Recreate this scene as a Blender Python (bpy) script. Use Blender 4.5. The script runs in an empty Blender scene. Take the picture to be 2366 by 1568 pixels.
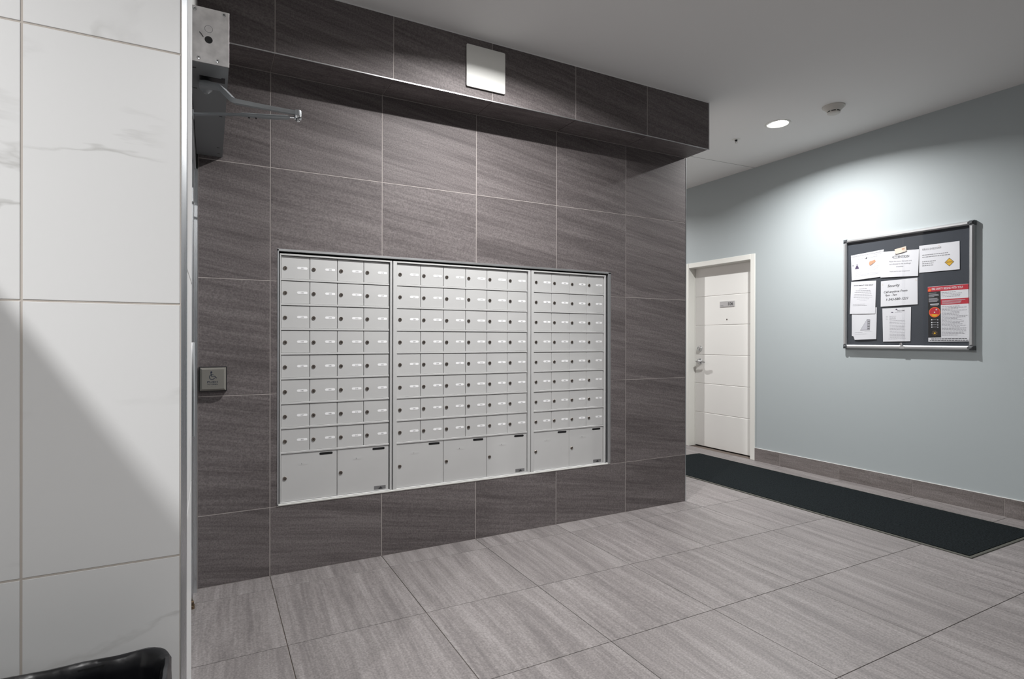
import bpy, math, random
from mathutils import Vector, Matrix

random.seed(7)
scene = bpy.context.scene
col = scene.collection

# ------------------------------------------------------------------ camera
F_PX, YAW, PITCH, ROLL = 1308.33, 28.1105, -0.0522, 0.1154
CAM = Vector((0.0, -3.2617, 1.2637))
_y, _p, _r = (math.radians(a) for a in (YAW, PITCH, ROLL))
fw = Vector((math.sin(_y) * math.cos(_p), math.cos(_y) * math.cos(_p), math.sin(_p)))
rt = Vector((math.cos(_y), -math.sin(_y), 0.0))
up = rt.cross(fw)
rt2 = rt * math.cos(_r) + up * math.sin(_r)
up2 = up * math.cos(_r) - rt * math.sin(_r)
cam_d = bpy.data.cameras.new('camera')
cam = bpy.data.objects.new('camera', cam_d)
col.objects.link(cam)
cam.matrix_world = Matrix(((rt2.x, up2.x, -fw.x, CAM.x), (rt2.y, up2.y, -fw.y, CAM.y),
                           (rt2.z, up2.z, -fw.z, CAM.z), (0, 0, 0, 1)))
cam_d.sensor_fit = 'HORIZONTAL'
cam_d.sensor_width = 36.0
cam_d.lens = F_PX / 2366.0 * 36.0
cam_d.clip_start = 0.02
scene.camera = cam

# ------------------------------------------------------------------ world, exposure, lamp settings
world = bpy.data.worlds.new('world')
scene.world = world
world.use_nodes = True
world.node_tree.nodes['Background'].inputs[0].default_value = (0.5, 0.55, 0.6, 1)
world.node_tree.nodes['Background'].inputs[1].default_value = 0.02
vs = scene.view_settings
vs.view_transform = 'Standard'
vs.look = 'None'
vs.gamma = 1.0
vs.use_curve_mapping = False
vs.exposure = 0.5

# (x, y, power, label) of the recessed ceiling lamps of the lobby and the hall
LAMPS = [
    (4.136, -0.168, 43, 'lit round recessed downlight over the hall near the smoke detector'),
    (1.390, -1.005, 44, 'lit round recessed downlight in front of the tiled bulkhead'),
    (-1.450, -3.150, 47, 'lit round recessed downlight over the trash bin and marble wall'),
    (0.100, -4.500, 40, 'lit round recessed downlight behind the trash bin in the lobby'),
    (4.136, 2.900, 40, 'lit round recessed downlight down the hall past door 106'),
]
SPREAD_DEG, LAMP_DIAMETER = 157.0, 0.07

# ------------------------------------------------------------------ measurements (metres)
XL, XC = -0.0525, 3.2831          # ends of the grey tiled wall (its face is y = 0)
XB = 3.2842
GX = [XL, 0.2849, 0.8849, 1.4849, 2.0849, 2.6849, XC]
GZ = [0.0, 0.3657, 0.969, 1.5716, 2.1732, 2.6772]
BP, BZ, ZC = 0.2283, 2.6772, 3.028  # bulkhead depth, underside, ceiling
XR = 5.035                          # painted wall on the right
YW = -1.702                         # marble wall face
XW = -0.060                         # its free edge
def zceil(x):
    return ZC + max(0.0, x - XB) * 0.0196

# ------------------------------------------------------------------ materials
def mat(name):
    m = bpy.data.materials.new(name)
    m.use_nodes = True
    nt = m.node_tree
    return m, nt, nt.nodes['Principled BSDF']
def plain(name, rgb, rough=0.5, metal=0.0, bump=None, spec=0.5, var=0.0, vscale=20.0):
    m, nt, b = mat(name)
    b.inputs['Base Color'].default_value = (*rgb, 1)
    b.inputs['Roughness'].default_value = rough
    b.inputs['Metallic'].default_value = metal
    b.inputs['Specular IOR Level'].default_value = spec
    tc = nt.nodes.new('ShaderNodeTexCoord')
    if bump:
        n = nt.nodes.new('ShaderNodeTexNoise')
        n.inputs['Scale'].default_value = bump[0]
        n.inputs['Detail'].default_value = 3
        nt.links.new(tc.outputs['Object'], n.inputs['Vector'])
        bp = nt.nodes.new('ShaderNodeBump')
        bp.inputs['Strength'].default_value = bump[1]
        bp.inputs['Distance'].default_value = bump[2] if len(bump) > 2 else 0.002
        nt.links.new(n.outputs['Fac'], bp.inputs['Height'])
        nt.links.new(bp.outputs['Normal'], b.inputs['Normal'])
    if var:
        n = nt.nodes.new('ShaderNodeTexNoise')
        n.inputs['Scale'].default_value = vscale
        n.inputs['Detail'].default_value = 4
        nt.links.new(tc.outputs['Object'], n.inputs['Vector'])
        r = nt.nodes.new('ShaderNodeValToRGB')
        r.color_ramp.elements[0].position = 0.3
        r.color_ramp.elements[1].position = 0.7
        r.color_ramp.elements[0].color = (*[c * (1 - var) for c in rgb], 1)
        r.color_ramp.elements[1].color = (*[min(1, c * (1 + var)) for c in rgb], 1)
        nt.links.new(n.outputs['Fac'], r.inputs['Fac'])
        nt.links.new(r.outputs['Color'], b.inputs['Base Color'])
    return m

def porcelain(name, dark, mid, light, axis, tilt, rough=0.42, spec=0.4):
    """streaked stone-look porcelain; streaks run along the given axis"""
    m, nt, b = mat(name)
    N, L = nt.nodes.new, nt.links.new
    tc = N('ShaderNodeTexCoord')
    oi = N('ShaderNodeObjectInfo')
    rnd = N('ShaderNodeVectorMath'); rnd.operation = 'MULTIPLY'
    L(oi.outputs['Random'], rnd.inputs[0]); rnd.inputs[1].default_value = (13.7, 31.1, 23.3)
    add = N('ShaderNodeVectorMath'); add.operation = 'ADD'
    L(tc.outputs['Object'], add.inputs[0]); L(rnd.outputs[0], add.inputs[1])
    rot = N('ShaderNodeMapping')
    rot.inputs['Rotation'].default_value = (0, math.radians(tilt), 0) if axis == 'x' else (0, 0, math.radians(tilt))
    L(add.outputs[0], rot.inputs['Vector'])
    # slow warp so the bands waver
    w = N('ShaderNodeTexNoise'); w.inputs['Scale'].default_value = 2.2; w.inputs['Detail'].default_value = 2
    L(rot.outputs[0], w.inputs['Vector'])
    ws = N('ShaderNodeVectorMath'); ws.operation = 'SCALE'; ws.inputs['Scale'].default_value = 0.035
    L(w.outputs['Color'], ws.inputs[0])
    wa = N('ShaderNodeVectorMath'); wa.operation = 'ADD'
    L(rot.outputs[0], wa.inputs[0]); L(ws.outputs[0], wa.inputs[1])
    def streak(along, across, detail):
        mp = N('ShaderNodeMapping')
        mp.inputs['Scale'].default_value = (along, across, across) if axis == 'x' else (across, along, across)
        L(wa.outputs[0], mp.inputs['Vector'])
        n = N('ShaderNodeTexNoise'); n.inputs['Scale'].default_value = 1.0
        n.inputs['Detail'].default_value = detail; n.inputs['Roughness'].default_value = 0.6
        L(mp.outputs[0], n.inputs['Vector'])
        return n
    s1, s2 = streak(0.9, 15.0, 4), streak(1.6, 70.0, 3)
    mx = N('ShaderNodeMix'); mx.data_type = 'FLOAT'; mx.inputs['Factor'].default_value = 0.42
    L(s1.outputs['Fac'], mx.inputs['A']); L(s2.outputs['Fac'], mx.inputs['B'])
    r = N('ShaderNodeValToRGB')
    e = r.color_ramp.elements
    e[0].position = 0.37; e[0].color = (*dark, 1)
    e[1].position = 0.62; e[1].color = (*light, 1)
    k = e.new(0.50); k.color = (*mid, 1)
    L(mx.outputs['Result'], r.inputs['Fac'])
    # grain: fine light and dark specks
    g = N('ShaderNodeTexNoise'); g.inputs['Scale'].default_value = 130.0; g.inputs['Detail'].default_value = 3
    L(add.outputs[0], g.inputs['Vector'])
    gr = N('ShaderNodeMapRange'); gr.inputs['From Min'].default_value = 0.3; gr.inputs['From Max'].default_value = 0.7
    gr.inputs['To Min'].default_value = 0.77; gr.inputs['To Max'].default_value = 1.24
    L(g.outputs['Fac'], gr.inputs['Value'])
    mu = N('ShaderNodeMix'); mu.data_type = 'RGBA'; mu.blend_type = 'MULTIPLY'; mu.inputs['Factor'].default_value = 1.0
    L(r.outputs['Color'], mu.inputs['A']); L(gr.outputs['Result'], mu.inputs['B'])
    L(mu.outputs['Result'], b.inputs['Base Color'])
    b.inputs['Roughness'].default_value = rough
    b.inputs['Specular IOR Level'].default_value = spec
    bp = N('ShaderNodeBump'); bp.inputs['Strength'].default_value = 0.25; bp.inputs['Distance'].default_value = 0.001
    L(g.outputs['Fac'], bp.inputs['Height']); L(bp.outputs['Normal'], b.inputs['Normal'])
    return m

def marble(name):
    m, nt, b = mat(name)
    N, L = nt.nodes.new, nt.links.new
    tc = N('ShaderNodeTexCoord'); oi = N('ShaderNodeObjectInfo')
    rnd = N('ShaderNodeVectorMath'); rnd.operation = 'MULTIPLY'
    L(oi.outputs['Random'], rnd.inputs[0]); rnd.inputs[1].default_value = (7.7, 11.3, 9.1)
    add = N('ShaderNodeVectorMath'); add.operation = 'ADD'
    L(tc.outputs['Object'], add.inputs[0]); L(rnd.outputs[0], add.inputs[1])
    mp = N('ShaderNodeMapping'); mp.inputs['Rotation'].default_value = (0, math.radians(28), 0)
    mp.inputs['Scale'].default_value = (0.9, 2.0, 2.6)
    L(add.outputs[0], mp.inputs['Vector'])
    n = N('ShaderNodeTexNoise'); n.inputs['Scale'].default_value = 1.1; n.inputs['Detail'].default_value = 6
    n.inputs['Distortion'].default_value = 0.5; n.inputs['Roughness'].default_value = 0.55
    L(mp.outputs[0], n.inputs['Vector'])
    sb = N('ShaderNodeMath'); sb.operation = 'SUBTRACT'; sb.inputs[1].default_value = 0.5
    L(n.outputs['Fac'], sb.inputs[0])
    ab = N('ShaderNodeMath'); ab.operation = 'ABSOLUTE'; L(sb.outputs[0], ab.inputs[0])
    vein = N('ShaderNodeMapRange'); vein.inputs['From Min'].default_value = 0.0; vein.inputs['From Max'].default_value = 0.018
    vein.inputs['To Min'].default_value = 1.0; vein.inputs['To Max'].default_value = 0.0
    L(ab.outputs[0], vein.inputs['Value'])
    k = N('ShaderNodeTexNoise'); k.inputs['Scale'].default_value = 2.6; k.inputs['Detail'].default_value = 2
    L(add.outputs[0], k.inputs['Vector'])
    kr = N('ShaderNodeMapRange'); kr.inputs['From Min'].default_value = 0.52; kr.inputs['From Max'].default_value = 0.68
    L(k.outputs['Fac'], kr.inputs['Value'])
    mu = N('ShaderNodeMath'); mu.operation = 'MULTIPLY'; L(vein.outputs['Result'], mu.inputs[0]); L(kr.outputs['Result'], mu.inputs[1])
    mx = N('ShaderNodeMix'); mx.data_type = 'RGBA'
    mx.inputs['A'].default_value = (0.74, 0.745, 0.745, 1); mx.inputs['B'].default_value = (0.53, 0.53, 0.52, 1)
    L(mu.outputs[0], mx.inputs['Factor']); L(mx.outputs['Result'], b.inputs['Base Color'])
    b.inputs['Roughness'].default_value = 0.32
    b.inputs['Specular IOR Level'].default_value = 0.35
    return m

def brushed(name, rgb, rough, axis='z'):
    m, nt, b = mat(name)
    N, L = nt.nodes.new, nt.links.new
    tc = N('ShaderNodeTexCoord'); mp = N('ShaderNodeMapping')
    mp.inputs['Scale'].default_value = {'z': (300, 300, 4), 'x': (4, 300, 300), 'y': (300, 4, 300)}[axis]
    L(tc.outputs['Object'], mp.inputs['Vector'])
    n = N('ShaderNodeTexNoise'); n.inputs['Scale'].default_value = 1.0
    L(mp.outputs[0], n.inputs['Vector'])
    r = N('ShaderNodeMapRange'); r.inputs['To Min'].default_value = rough * 0.8; r.inputs['To Max'].default_value = rough * 1.2
    L(n.outputs['Fac'], r.inputs['Value']); L(r.outputs['Result'], b.inputs['Roughness'])
    b.inputs['Base Color'].default_value = (*rgb, 1)
    b.inputs['Metallic'].default_value = 1.0
    return m

def clear_pane(name, tint, gloss):
    m = bpy.data.materials.new(name); m.use_nodes = True
    nt = m.node_tree; nt.nodes.clear()
    N, L = nt.nodes.new, nt.links.new
    o = N('ShaderNodeOutputMaterial'); mx = N('ShaderNodeMixShader')
    t = N('ShaderNodeBsdfTransparent'); t.inputs[0].default_value = (*tint, 1)
    g = N('ShaderNodeBsdfGlossy'); g.inputs['Roughness'].default_value = 0.03
    lw = N('ShaderNodeLayerWeight'); lw.inputs['Blend'].default_value = 0.5
    pw = N('ShaderNodeMath'); pw.operation = 'POWER'; pw.inputs[1].default_value = 4.0
    L(lw.outputs['Facing'], pw.inputs[0])
    fr = N('ShaderNodeMath'); fr.operation = 'MULTIPLY_ADD'; fr.inputs[1].default_value = 0.5; fr.inputs[2].default_value = gloss
    L(pw.outputs[0], fr.inputs[0])
    L(fr.outputs[0], mx.inputs[0]); L(t.outputs[0], mx.inputs[1]); L(g.outputs[0], mx.inputs[2])
    L(mx.outputs[0], o.inputs[0])
    return m

def emit(name, rgb, s):
    m, nt, b = mat(name)
    b.inputs['Base Color'].default_value = (*rgb, 1)
    b.inputs['Emission Color'].default_value = (*rgb, 1)
    b.inputs['Emission Strength'].default_value = s
    return m

M = {}
M['wall_tile'] = porcelain('grey wall porcelain', (0.101, 0.088, 0.088), (0.140, 0.123, 0.123), (0.173, 0.154, 0.153), 'x', -9, 0.58, 0.22)
M['floor_tile'] = porcelain('grey floor porcelain', (0.150, 0.137, 0.136), (0.197, 0.181, 0.178), (0.246, 0.228, 0.225), 'y', 2, 0.45, 0.3)
M['base_tile'] = porcelain('grey base porcelain', (0.135, 0.119, 0.114), (0.178, 0.159, 0.154), (0.220, 0.199, 0.194), 'y', 4)
M['grout'] = plain('light grout', (0.38, 0.345, 0.33), 0.9, bump=(400, 0.3, 0.001))
M['floor_grout'] = plain('brown floor grout', (0.115, 0.092, 0.078), 0.9, bump=(400, 0.3, 0.001))
M['marble'] = marble('white veined marble tile')
M['marble_grout'] = plain('beige grout', (0.50, 0.46, 0.42), 0.9, bump=(400, 0.3, 0.001))
M['paint'] = plain('pale blue grey paint', (0.395, 0.436, 0.448), 0.55, bump=(260, 0.12, 0.001), spec=0.3)
M['ceiling'] = plain('white ceiling paint', (0.78, 0.78, 0.775), 0.8, bump=(220, 0.15, 0.001), spec=0.2)
M['white_paint'] = plain('white wall paint', (0.66, 0.66, 0.64), 0.6, bump=(260, 0.1, 0.001), spec=0.3)
M['fill_cut_paint'] = plain('dark fill-cutting wall paint', (0.16, 0.17, 0.18), 0.6, bump=(260, 0.1, 0.001), spec=0.3)  # colour of the unseen rear wall, darkened to cut bounced fill light
M['drywall_edge'] = plain('dark seam', (0.18, 0.18, 0.18), 0.9, bump=(200, 0.1, 0.001))
M['alu'] = brushed('brushed aluminium', (0.62, 0.64, 0.66), 0.28)
M['alu_x'] = brushed('brushed aluminium edge', (0.60, 0.60, 0.61), 0.38, 'x')
M['alu_soft'] = plain('satin anodised aluminium', (0.60, 0.61, 0.62), 0.38, 0.85, bump=(500, 0.04, 0.0005))
M['box_grey'] = plain('silver mailbox paint', (0.58, 0.58, 0.575), 0.5, 0.15, bump=(300, 0.03, 0.0005), var=0.03, vscale=3)
M['box_dark'] = plain('dark gap', (0.02, 0.02, 0.02), 0.8, bump=(200, 0.1))
M['lock'] = plain('worn lock metal', (0.20, 0.175, 0.155), 0.35, 0.8, bump=(800, 0.05, 0.0003))
M['keyhole'] = plain('keyhole black', (0.012, 0.010, 0.010), 0.5, bump=(800, 0.05, 0.0003))
M['label_white'] = plain('white label insert', (0.92, 0.92, 0.93), 0.45, bump=(600, 0.02, 0.0003))
M['ink'] = plain('grey ink', (0.22, 0.22, 0.23), 0.6, bump=(600, 0.02, 0.0003))
M['black_ink'] = plain('black ink', (0.03, 0.03, 0.035), 0.6, bump=(600, 0.02, 0.0003))
M['slot'] = plain('black slot', (0.006, 0.006, 0.007), 0.4, bump=(300, 0.05, 0.0003))
M['badge'] = plain('dull badge foil', (0.22, 0.22, 0.22), 0.4, 0.5, bump=(500, 0.1, 0.0003))
M['steel'] = plain('brushed steel', (0.26, 0.25, 0.225), 0.3, 0.45, bump=(400, 0.03, 0.0003))
M['plate'] = plain('scuffed zinc plate', (0.78, 0.76, 0.75), 0.45, 0.25, bump=(60, 0.05, 0.001), var=0.18, vscale=22)
M['dark_cover'] = plain('dark grey powder coat', (0.175, 0.184, 0.19), 0.5, 0.0, bump=(500, 0.08, 0.0005))
M['arm_grey'] = plain('grey enamelled steel', (0.27, 0.285, 0.295), 0.45, 0.2, bump=(300, 0.05, 0.0005))
M['chrome'] = plain('chrome', (0.62, 0.63, 0.64), 0.14, 1.0, bump=(200, 0.02, 0.0003))
M['black_plastic'] = plain('black plastic', (0.010, 0.010, 0.011), 0.45, bump=(400, 0.06, 0.0005))
M['icon_blue'] = plain('dark blue engraving', (0.010, 0.016, 0.035), 0.5, bump=(400, 0.05, 0.0003))
M['door_white'] = plain('white satin door', (0.78, 0.775, 0.75), 0.42, bump=(120, 0.04, 0.0005))
M['trim_white'] = plain('white frame enamel', (0.74, 0.74, 0.70), 0.4, bump=(120, 0.04, 0.0005))
M['panel_white'] = plain('off white panel', (0.72, 0.72, 0.69), 0.5, bump=(200, 0.03, 0.0005))
M['felt'] = plain('charcoal felt', (0.058, 0.064, 0.074), 0.95, bump=(900, 0.4, 0.001), spec=0.1, var=0.08, vscale=200)
M['cap'] = plain('dark grey corner plastic', (0.06, 0.065, 0.07), 0.5, bump=(300, 0.1, 0.0005))
M['pane'] = clear_pane('acrylic pane', (0.985, 0.987, 0.99), 0.012)
M['glass'] = clear_pane('door glass', (0.80, 0.86, 0.88), 0.04)
M['paper'] = plain('white paper', (0.64, 0.645, 0.67), 0.8, bump=(40, 0.06, 0.002), spec=0.2)
M['manila'] = plain('manila card', (0.56, 0.50, 0.42), 0.7, bump=(80, 0.1, 0.001))
M['red'] = plain('poster red', (0.42, 0.014, 0.03), 0.6, bump=(200, 0.03, 0.0003))
M['poster_black'] = plain('poster black', (0.010, 0.010, 0.011), 0.55, bump=(200, 0.03, 0.0003))
M['yellow'] = plain('caution yellow', (0.62, 0.36, 0.015), 0.6, bump=(200, 0.03, 0.0003))
M['orange'] = plain('flame orange', (0.75, 0.14, 0.02), 0.6, bump=(200, 0.03, 0.0003))
M['cardboard'] = plain('printed cardboard tan', (0.50, 0.28, 0.17), 0.7, bump=(200, 0.05, 0.0003))
M['purple'] = plain('printed dark purple', (0.06, 0.04, 0.09), 0.7, bump=(200, 0.05, 0.0003))
M['print_grey'] = plain('printed grey', (0.27, 0.27, 0.29), 0.8, bump=(200, 0.03, 0.0003))
M['print_pale'] = plain('printed pale grey', (0.46, 0.46, 0.50), 0.8, bump=(200, 0.03, 0.0003))
M['carpet'] = plain('black ribbed carpet', (0.0085, 0.0115, 0.0130), 1.0, bump=(300, 1.0, 0.004), spec=0.1, var=0.75, vscale=110)
M['rubber'] = plain('dark rubber edging', (0.060, 0.060, 0.050), 0.7, bump=(300, 0.1, 0.001))
M['bag'] = plain('black bin bag', (0.006, 0.006, 0.008), 0.28, bump=(18, 0.18, 0.01))
M['bin'] = plain('black bin plastic', (0.014, 0.014, 0.015), 0.5, bump=(300, 0.1, 0.001))
M['lens'] = emit('lit lamp lens', (1.0, 0.985, 0.95), 28.0)
M['smoke'] = plain('ivory detector plastic', (0.60, 0.585, 0.55), 0.5, bump=(300, 0.04, 0.0005))
M['rust'] = plain('rusty pivot', (0.11, 0.075, 0.045), 0.8, 0.3, bump=(150, 0.5, 0.002), var=0.6, vscale=120)

# ------------------------------------------------------------------ mesh tools
class Frame:
    """a,b,c coordinates on a plane: a along U, b along V, c out of it"""
    def __init__(s, o, U, V, N):
        s.o, s.U, s.V, s.N = Vector(o), Vector(U), Vector(V), Vector(N)
    def __call__(s, a, b, c):
        return s.o + s.U * a + s.V * b + s.N * c
WORLD = lambda a, b, c: Vector((a, b, c))
FW = Frame((0, 0, 0), (1, 0, 0), (0, 0, 1), (0, -1, 0))            # grey tiled wall: a = x, b = z
FB = Frame((0, -BP, 0), (1, 0, 0), (0, 0, 1), (0, -1, 0))          # bulkhead front
FM = Frame((0, YW, 0), (1, 0, 0), (0, 0, 1), (0, -1, 0))           # marble wall
FR = Frame((XR, 0, 0), (0, -1, 0), (0, 0, 1), (-1, 0, 0))          # painted wall: a = -y, b = z
FF = Frame((0, 0, 0), (1, 0, 0), (0, 1, 0), (0, 0, 1))             # floor
def FC(x, y, z=None):                                             # ceiling, looking down
    return Frame((x, y, zceil(x) if z is None else z), (1, 0, 0), (0, -1, 0), (0, 0, -1))

class MB:
    def __init__(s, fr=WORLD):
        s.fr, s.v, s.f, s.m = fr, [], [], []
    def add(s, pts, faces, m=0):
        n = len(s.v)
        s.v += [s.fr(*p) for p in pts]
        for f in faces:
            s.f.append([n + i for i in f]); s.m.append(m)
        return s
    def box(s, a0, a1, b0, b1, c0, c1, m=0, ch=0.0):
        if ch <= 0:
            p = [(a, b, c) for c in (c0, c1) for b in (b0, b1) for a in (a0, a1)]
            return s.add(p, [(0, 2, 3, 1), (4, 5, 7, 6), (0, 1, 5, 4), (2, 6, 7, 3), (0, 4, 6, 2), (1, 3, 7, 5)], m)
        r = [[(a0, b0), (a1, b0), (a1, b1), (a0, b1)],
             [(a0 + ch, b0 + ch), (a1 - ch, b0 + ch), (a1 - ch, b1 - ch), (a0 + ch, b1 - ch)]]
        p = [(*q, c0) for q in r[0]] + [(*q, c1 - ch) for q in r[0]] + [(*q, c1) for q in r[1]]
        fs = [(3, 2, 1, 0), (8, 9, 10, 11)]
        for k in (0, 4):
            fs += [(k + i, k + (i + 1) % 4, k + 4 + (i + 1) % 4, k + 4 + i) for i in range(4)]
        return s.add(p, fs, m)
    def prism(s, poly, c0, c1, m=0):
        n = len(poly)
        p = [(*q, c0) for q in poly] + [(*q, c1) for q in poly]
        return s.add(p, [tuple(range(n - 1, -1, -1)), tuple(range(n, 2 * n))] +
                     [(i, (i + 1) % n, n + (i + 1) % n, n + i) for i in range(n)], m)
    def lathe(s, a, b, prof, n=24, m=0, cap=True):
        p, fs = [], []
        for r, c in prof:
            p += [(a + r * math.cos(2 * math.pi * i / n), b + r * math.sin(2 * math.pi * i / n), c) for i in range(n)]
        for k in range(len(prof) - 1):
            fs += [(k * n + i, k * n + (i + 1) % n, (k + 1) * n + (i + 1) % n, (k + 1) * n + i) for i in range(n)]
        if cap:
            fs += [tuple(range(n - 1, -1, -1)), tuple((len(prof) - 1) * n + i for i in range(n))]
        return s.add(p, fs, m)
    def tube(s, path, rad, n=12, m=0, sq=False):
        """rounded bar through world points; rad: number or list of (ra, rb)"""
        P = [Vector(q) for q in path]
        k = len(P)
        rr = rad if isinstance(rad, list) else [(rad, rad)] * k
        p, fs = [], []
        for i, q in enumerate(P):
            t = (P[min(i + 1, k - 1)] - P[max(i - 1, 0)]).normalized()
            h = Vector((0, 0, 1)) if abs(t.z) < 0.9 else Vector((1, 0, 0))
            u = t.cross(h).normalized(); w = u.cross(t).normalized()
            for j in range(n):
                a = 2 * math.pi * j / n
                ca, sa = math.cos(a), math.sin(a)
                if sq:                            # softened square section
                    g = .82 / max(abs(ca), abs(sa)) + .18
                    ca, sa = ca * g, sa * g
                p.append(tuple(q + u * (rr[i][0] * ca) + w * (rr[i][1] * sa)))
        for i in range(k - 1):
            fs += [(i * n + j, i * n + (j + 1) % n, (i + 1) * n + (j + 1) % n, (i + 1) * n + j) for j in range(n)]
        fs += [tuple(range(n - 1, -1, -1)), tuple((k - 1) * n + j for j in range(n))]
        return s.add(p, fs, m)
    def pill(s, a0, a1, b0, b1, c0, c1, m=0, n=6):
        r = (b1 - b0) / 2; bm = (b0 + b1) / 2
        poly = [(a1 - r + r * math.sin(math.pi * i / n), bm - r * math.cos(math.pi * i / n)) for i in range(n + 1)]
        poly += [(a0 + r - r * math.sin(math.pi * i / n), bm + r * math.cos(math.pi * i / n)) for i in range(n + 1)]
        return s.prism(poly, c0, c1, m)
    def text(s, t, a, b, c, h, m=0, align='l', wide=1.0, shear=0.0):
        vs_, fs, w = glyphs(t)
        sc = h / 0.70
        off = {'l': 0, 'c': -w / 2, 'r': -w}[align]
        return s.add([(a + ((x + off) * wide + y * shear) * sc, b + y * sc, c) for x, y in vs_], fs, m)
    def build(s, name, mats, parent=None, origin=None, smooth=None):
        if origin is None:
            origin = WO[parent] if parent else Vector((0, 0, 0))
        origin = Vector(origin)
        me = bpy.data.meshes.new(name)
        me.from_pydata([tuple(q - origin) for q in s.v], [], s.f)
        mats = mats if isinstance(mats, (list, tuple)) else [mats]
        for k in mats: me.materials.append(M[k])
        if len(mats) > 1: me.polygons.foreach_set('material_index', s.m)
        me.update()
        if smooth:
            me.shade_smooth(); me.set_sharp_from_angle(angle=math.radians(smooth))
        return link(bpy.data.objects.new(name, me), parent, origin)

WO = {}
def link(o, parent=None, origin=(0, 0, 0)):
    col.objects.link(o)
    origin = Vector(origin)
    WO[o] = origin
    if parent:
        o.parent = parent
        o.location = origin - WO[parent]
    else:
        o.location = origin
    return o
def thing(name, label, cat, origin, group=None):
    return tag(link(bpy.data.objects.new(name, None), None, origin), label, cat, group)
def tag(o, label, cat, group=None):
    o['label'] = label; o['category'] = cat
    if group: o['group'] = group
    return o
def struct(o):
    o['kind'] = 'structure'
    return o
def copy_to(src, parent, origin, name=None):
    return link(src.copy(), parent, origin)

_gl = {}
def glyphs(t):
    if t not in _gl:
        c = bpy.data.curves.new('glyphs', 'FONT'); c.body = t; c.resolution_u = 3; c.offset = 0.014
        o = bpy.data.objects.new('glyphs', c)
        me = o.to_mesh()
        v = [(q.co.x, q.co.y) for q in me.vertices]
        f = [tuple(p.vertices) for p in me.polygons]
        o.to_mesh_clear(); bpy.data.objects.remove(o); bpy.data.curves.remove(c)
        w = max((x for x, _ in v), default=0) + min((x for x, _ in v), default=0)
        _gl[t] = (v, f, w)
    return _gl[t]

# ================================================================== THE SETTING
X0, Y0, Y1 = -3.0, -6.5, 5.0
G = 0.0022                                     # half of a wall joint
floor = struct(MB(FF).box(X0, XR + 0.2, Y0, Y1, -0.12, -0.0035).build('floor', 'floor_grout'))
fx = [x for x in [0.2849 + 0.6 * k for k in range(-6, 9)] if X0 < x < XR]
fy = [y for y in [-0.17 + 0.6 * k for k in range(-11, 9)] if Y0 < y < Y1]
fx, fy = [X0] + fx + [XR], [Y0] + fy + [Y1]
full = None
for i in range(len(fx) - 1):
    for j in range(len(fy) - 1):
        w, h = fx[i + 1] - fx[i], fy[j + 1] - fy[j]
        if w < 0.02 or h < 0.02: continue
        o = Vector((fx[i], fy[j], 0))
        if abs(w - 0.6) < 1e-3 and abs(h - 0.6) < 1e-3 and full:
            link(full.copy(), floor, o)
        else:
            t = MB(FF).box(fx[i] + .0016, fx[i + 1] - .0016, fy[j] + .0016, fy[j + 1] - .0016, -0.009, 0.0, ch=0.0007).build('tile', 'floor_tile', floor, o)
            if abs(w - 0.6) < 1e-3 and abs(h - 0.6) < 1e-3: full = t

# ceiling: flat over the lobby, rising a hair over the hall
mb = MB()
xs = [X0, XB, XR + 0.2]
for i in range(2):
    a, b = xs[i], xs[i + 1]
    za, zb = zceil(a), zceil(min(b, XR + .2))
    mb.add([(a, Y0, za), (b, Y0, zb), (b, Y1, zb), (a, Y1, za), (a, Y0, 3.25), (b, Y0, 3.25), (b, Y1, 3.25), (a, Y1, 3.25)],
           [(3, 2, 1, 0), (4, 5, 6, 7), (0, 1, 5, 4), (2, 3, 7, 6)])
ceiling = struct(mb.build('ceiling', 'ceiling'))
mb = MB()
mb.add([(XC, 0.787, zceil(XC) - .0008), (XR, 0.775, zceil(XR) - .0008), (XR, 0.779, zceil(XR) - .0008), (XC, 0.791, zceil(XC) - .0008),
        (XC, 0.787, zceil(XC) + .001), (XR, 0.775, zceil(XR) + .001), (XR, 0.779, zceil(XR) + .001), (XC, 0.791, zceil(XC) + .001)],
       [(3, 2, 1, 0), (0, 1, 5, 4), (2, 3, 7, 6)])
mb.build('seam', 'drywall_edge', ceiling, (XC, 0.78, ZC))

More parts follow.
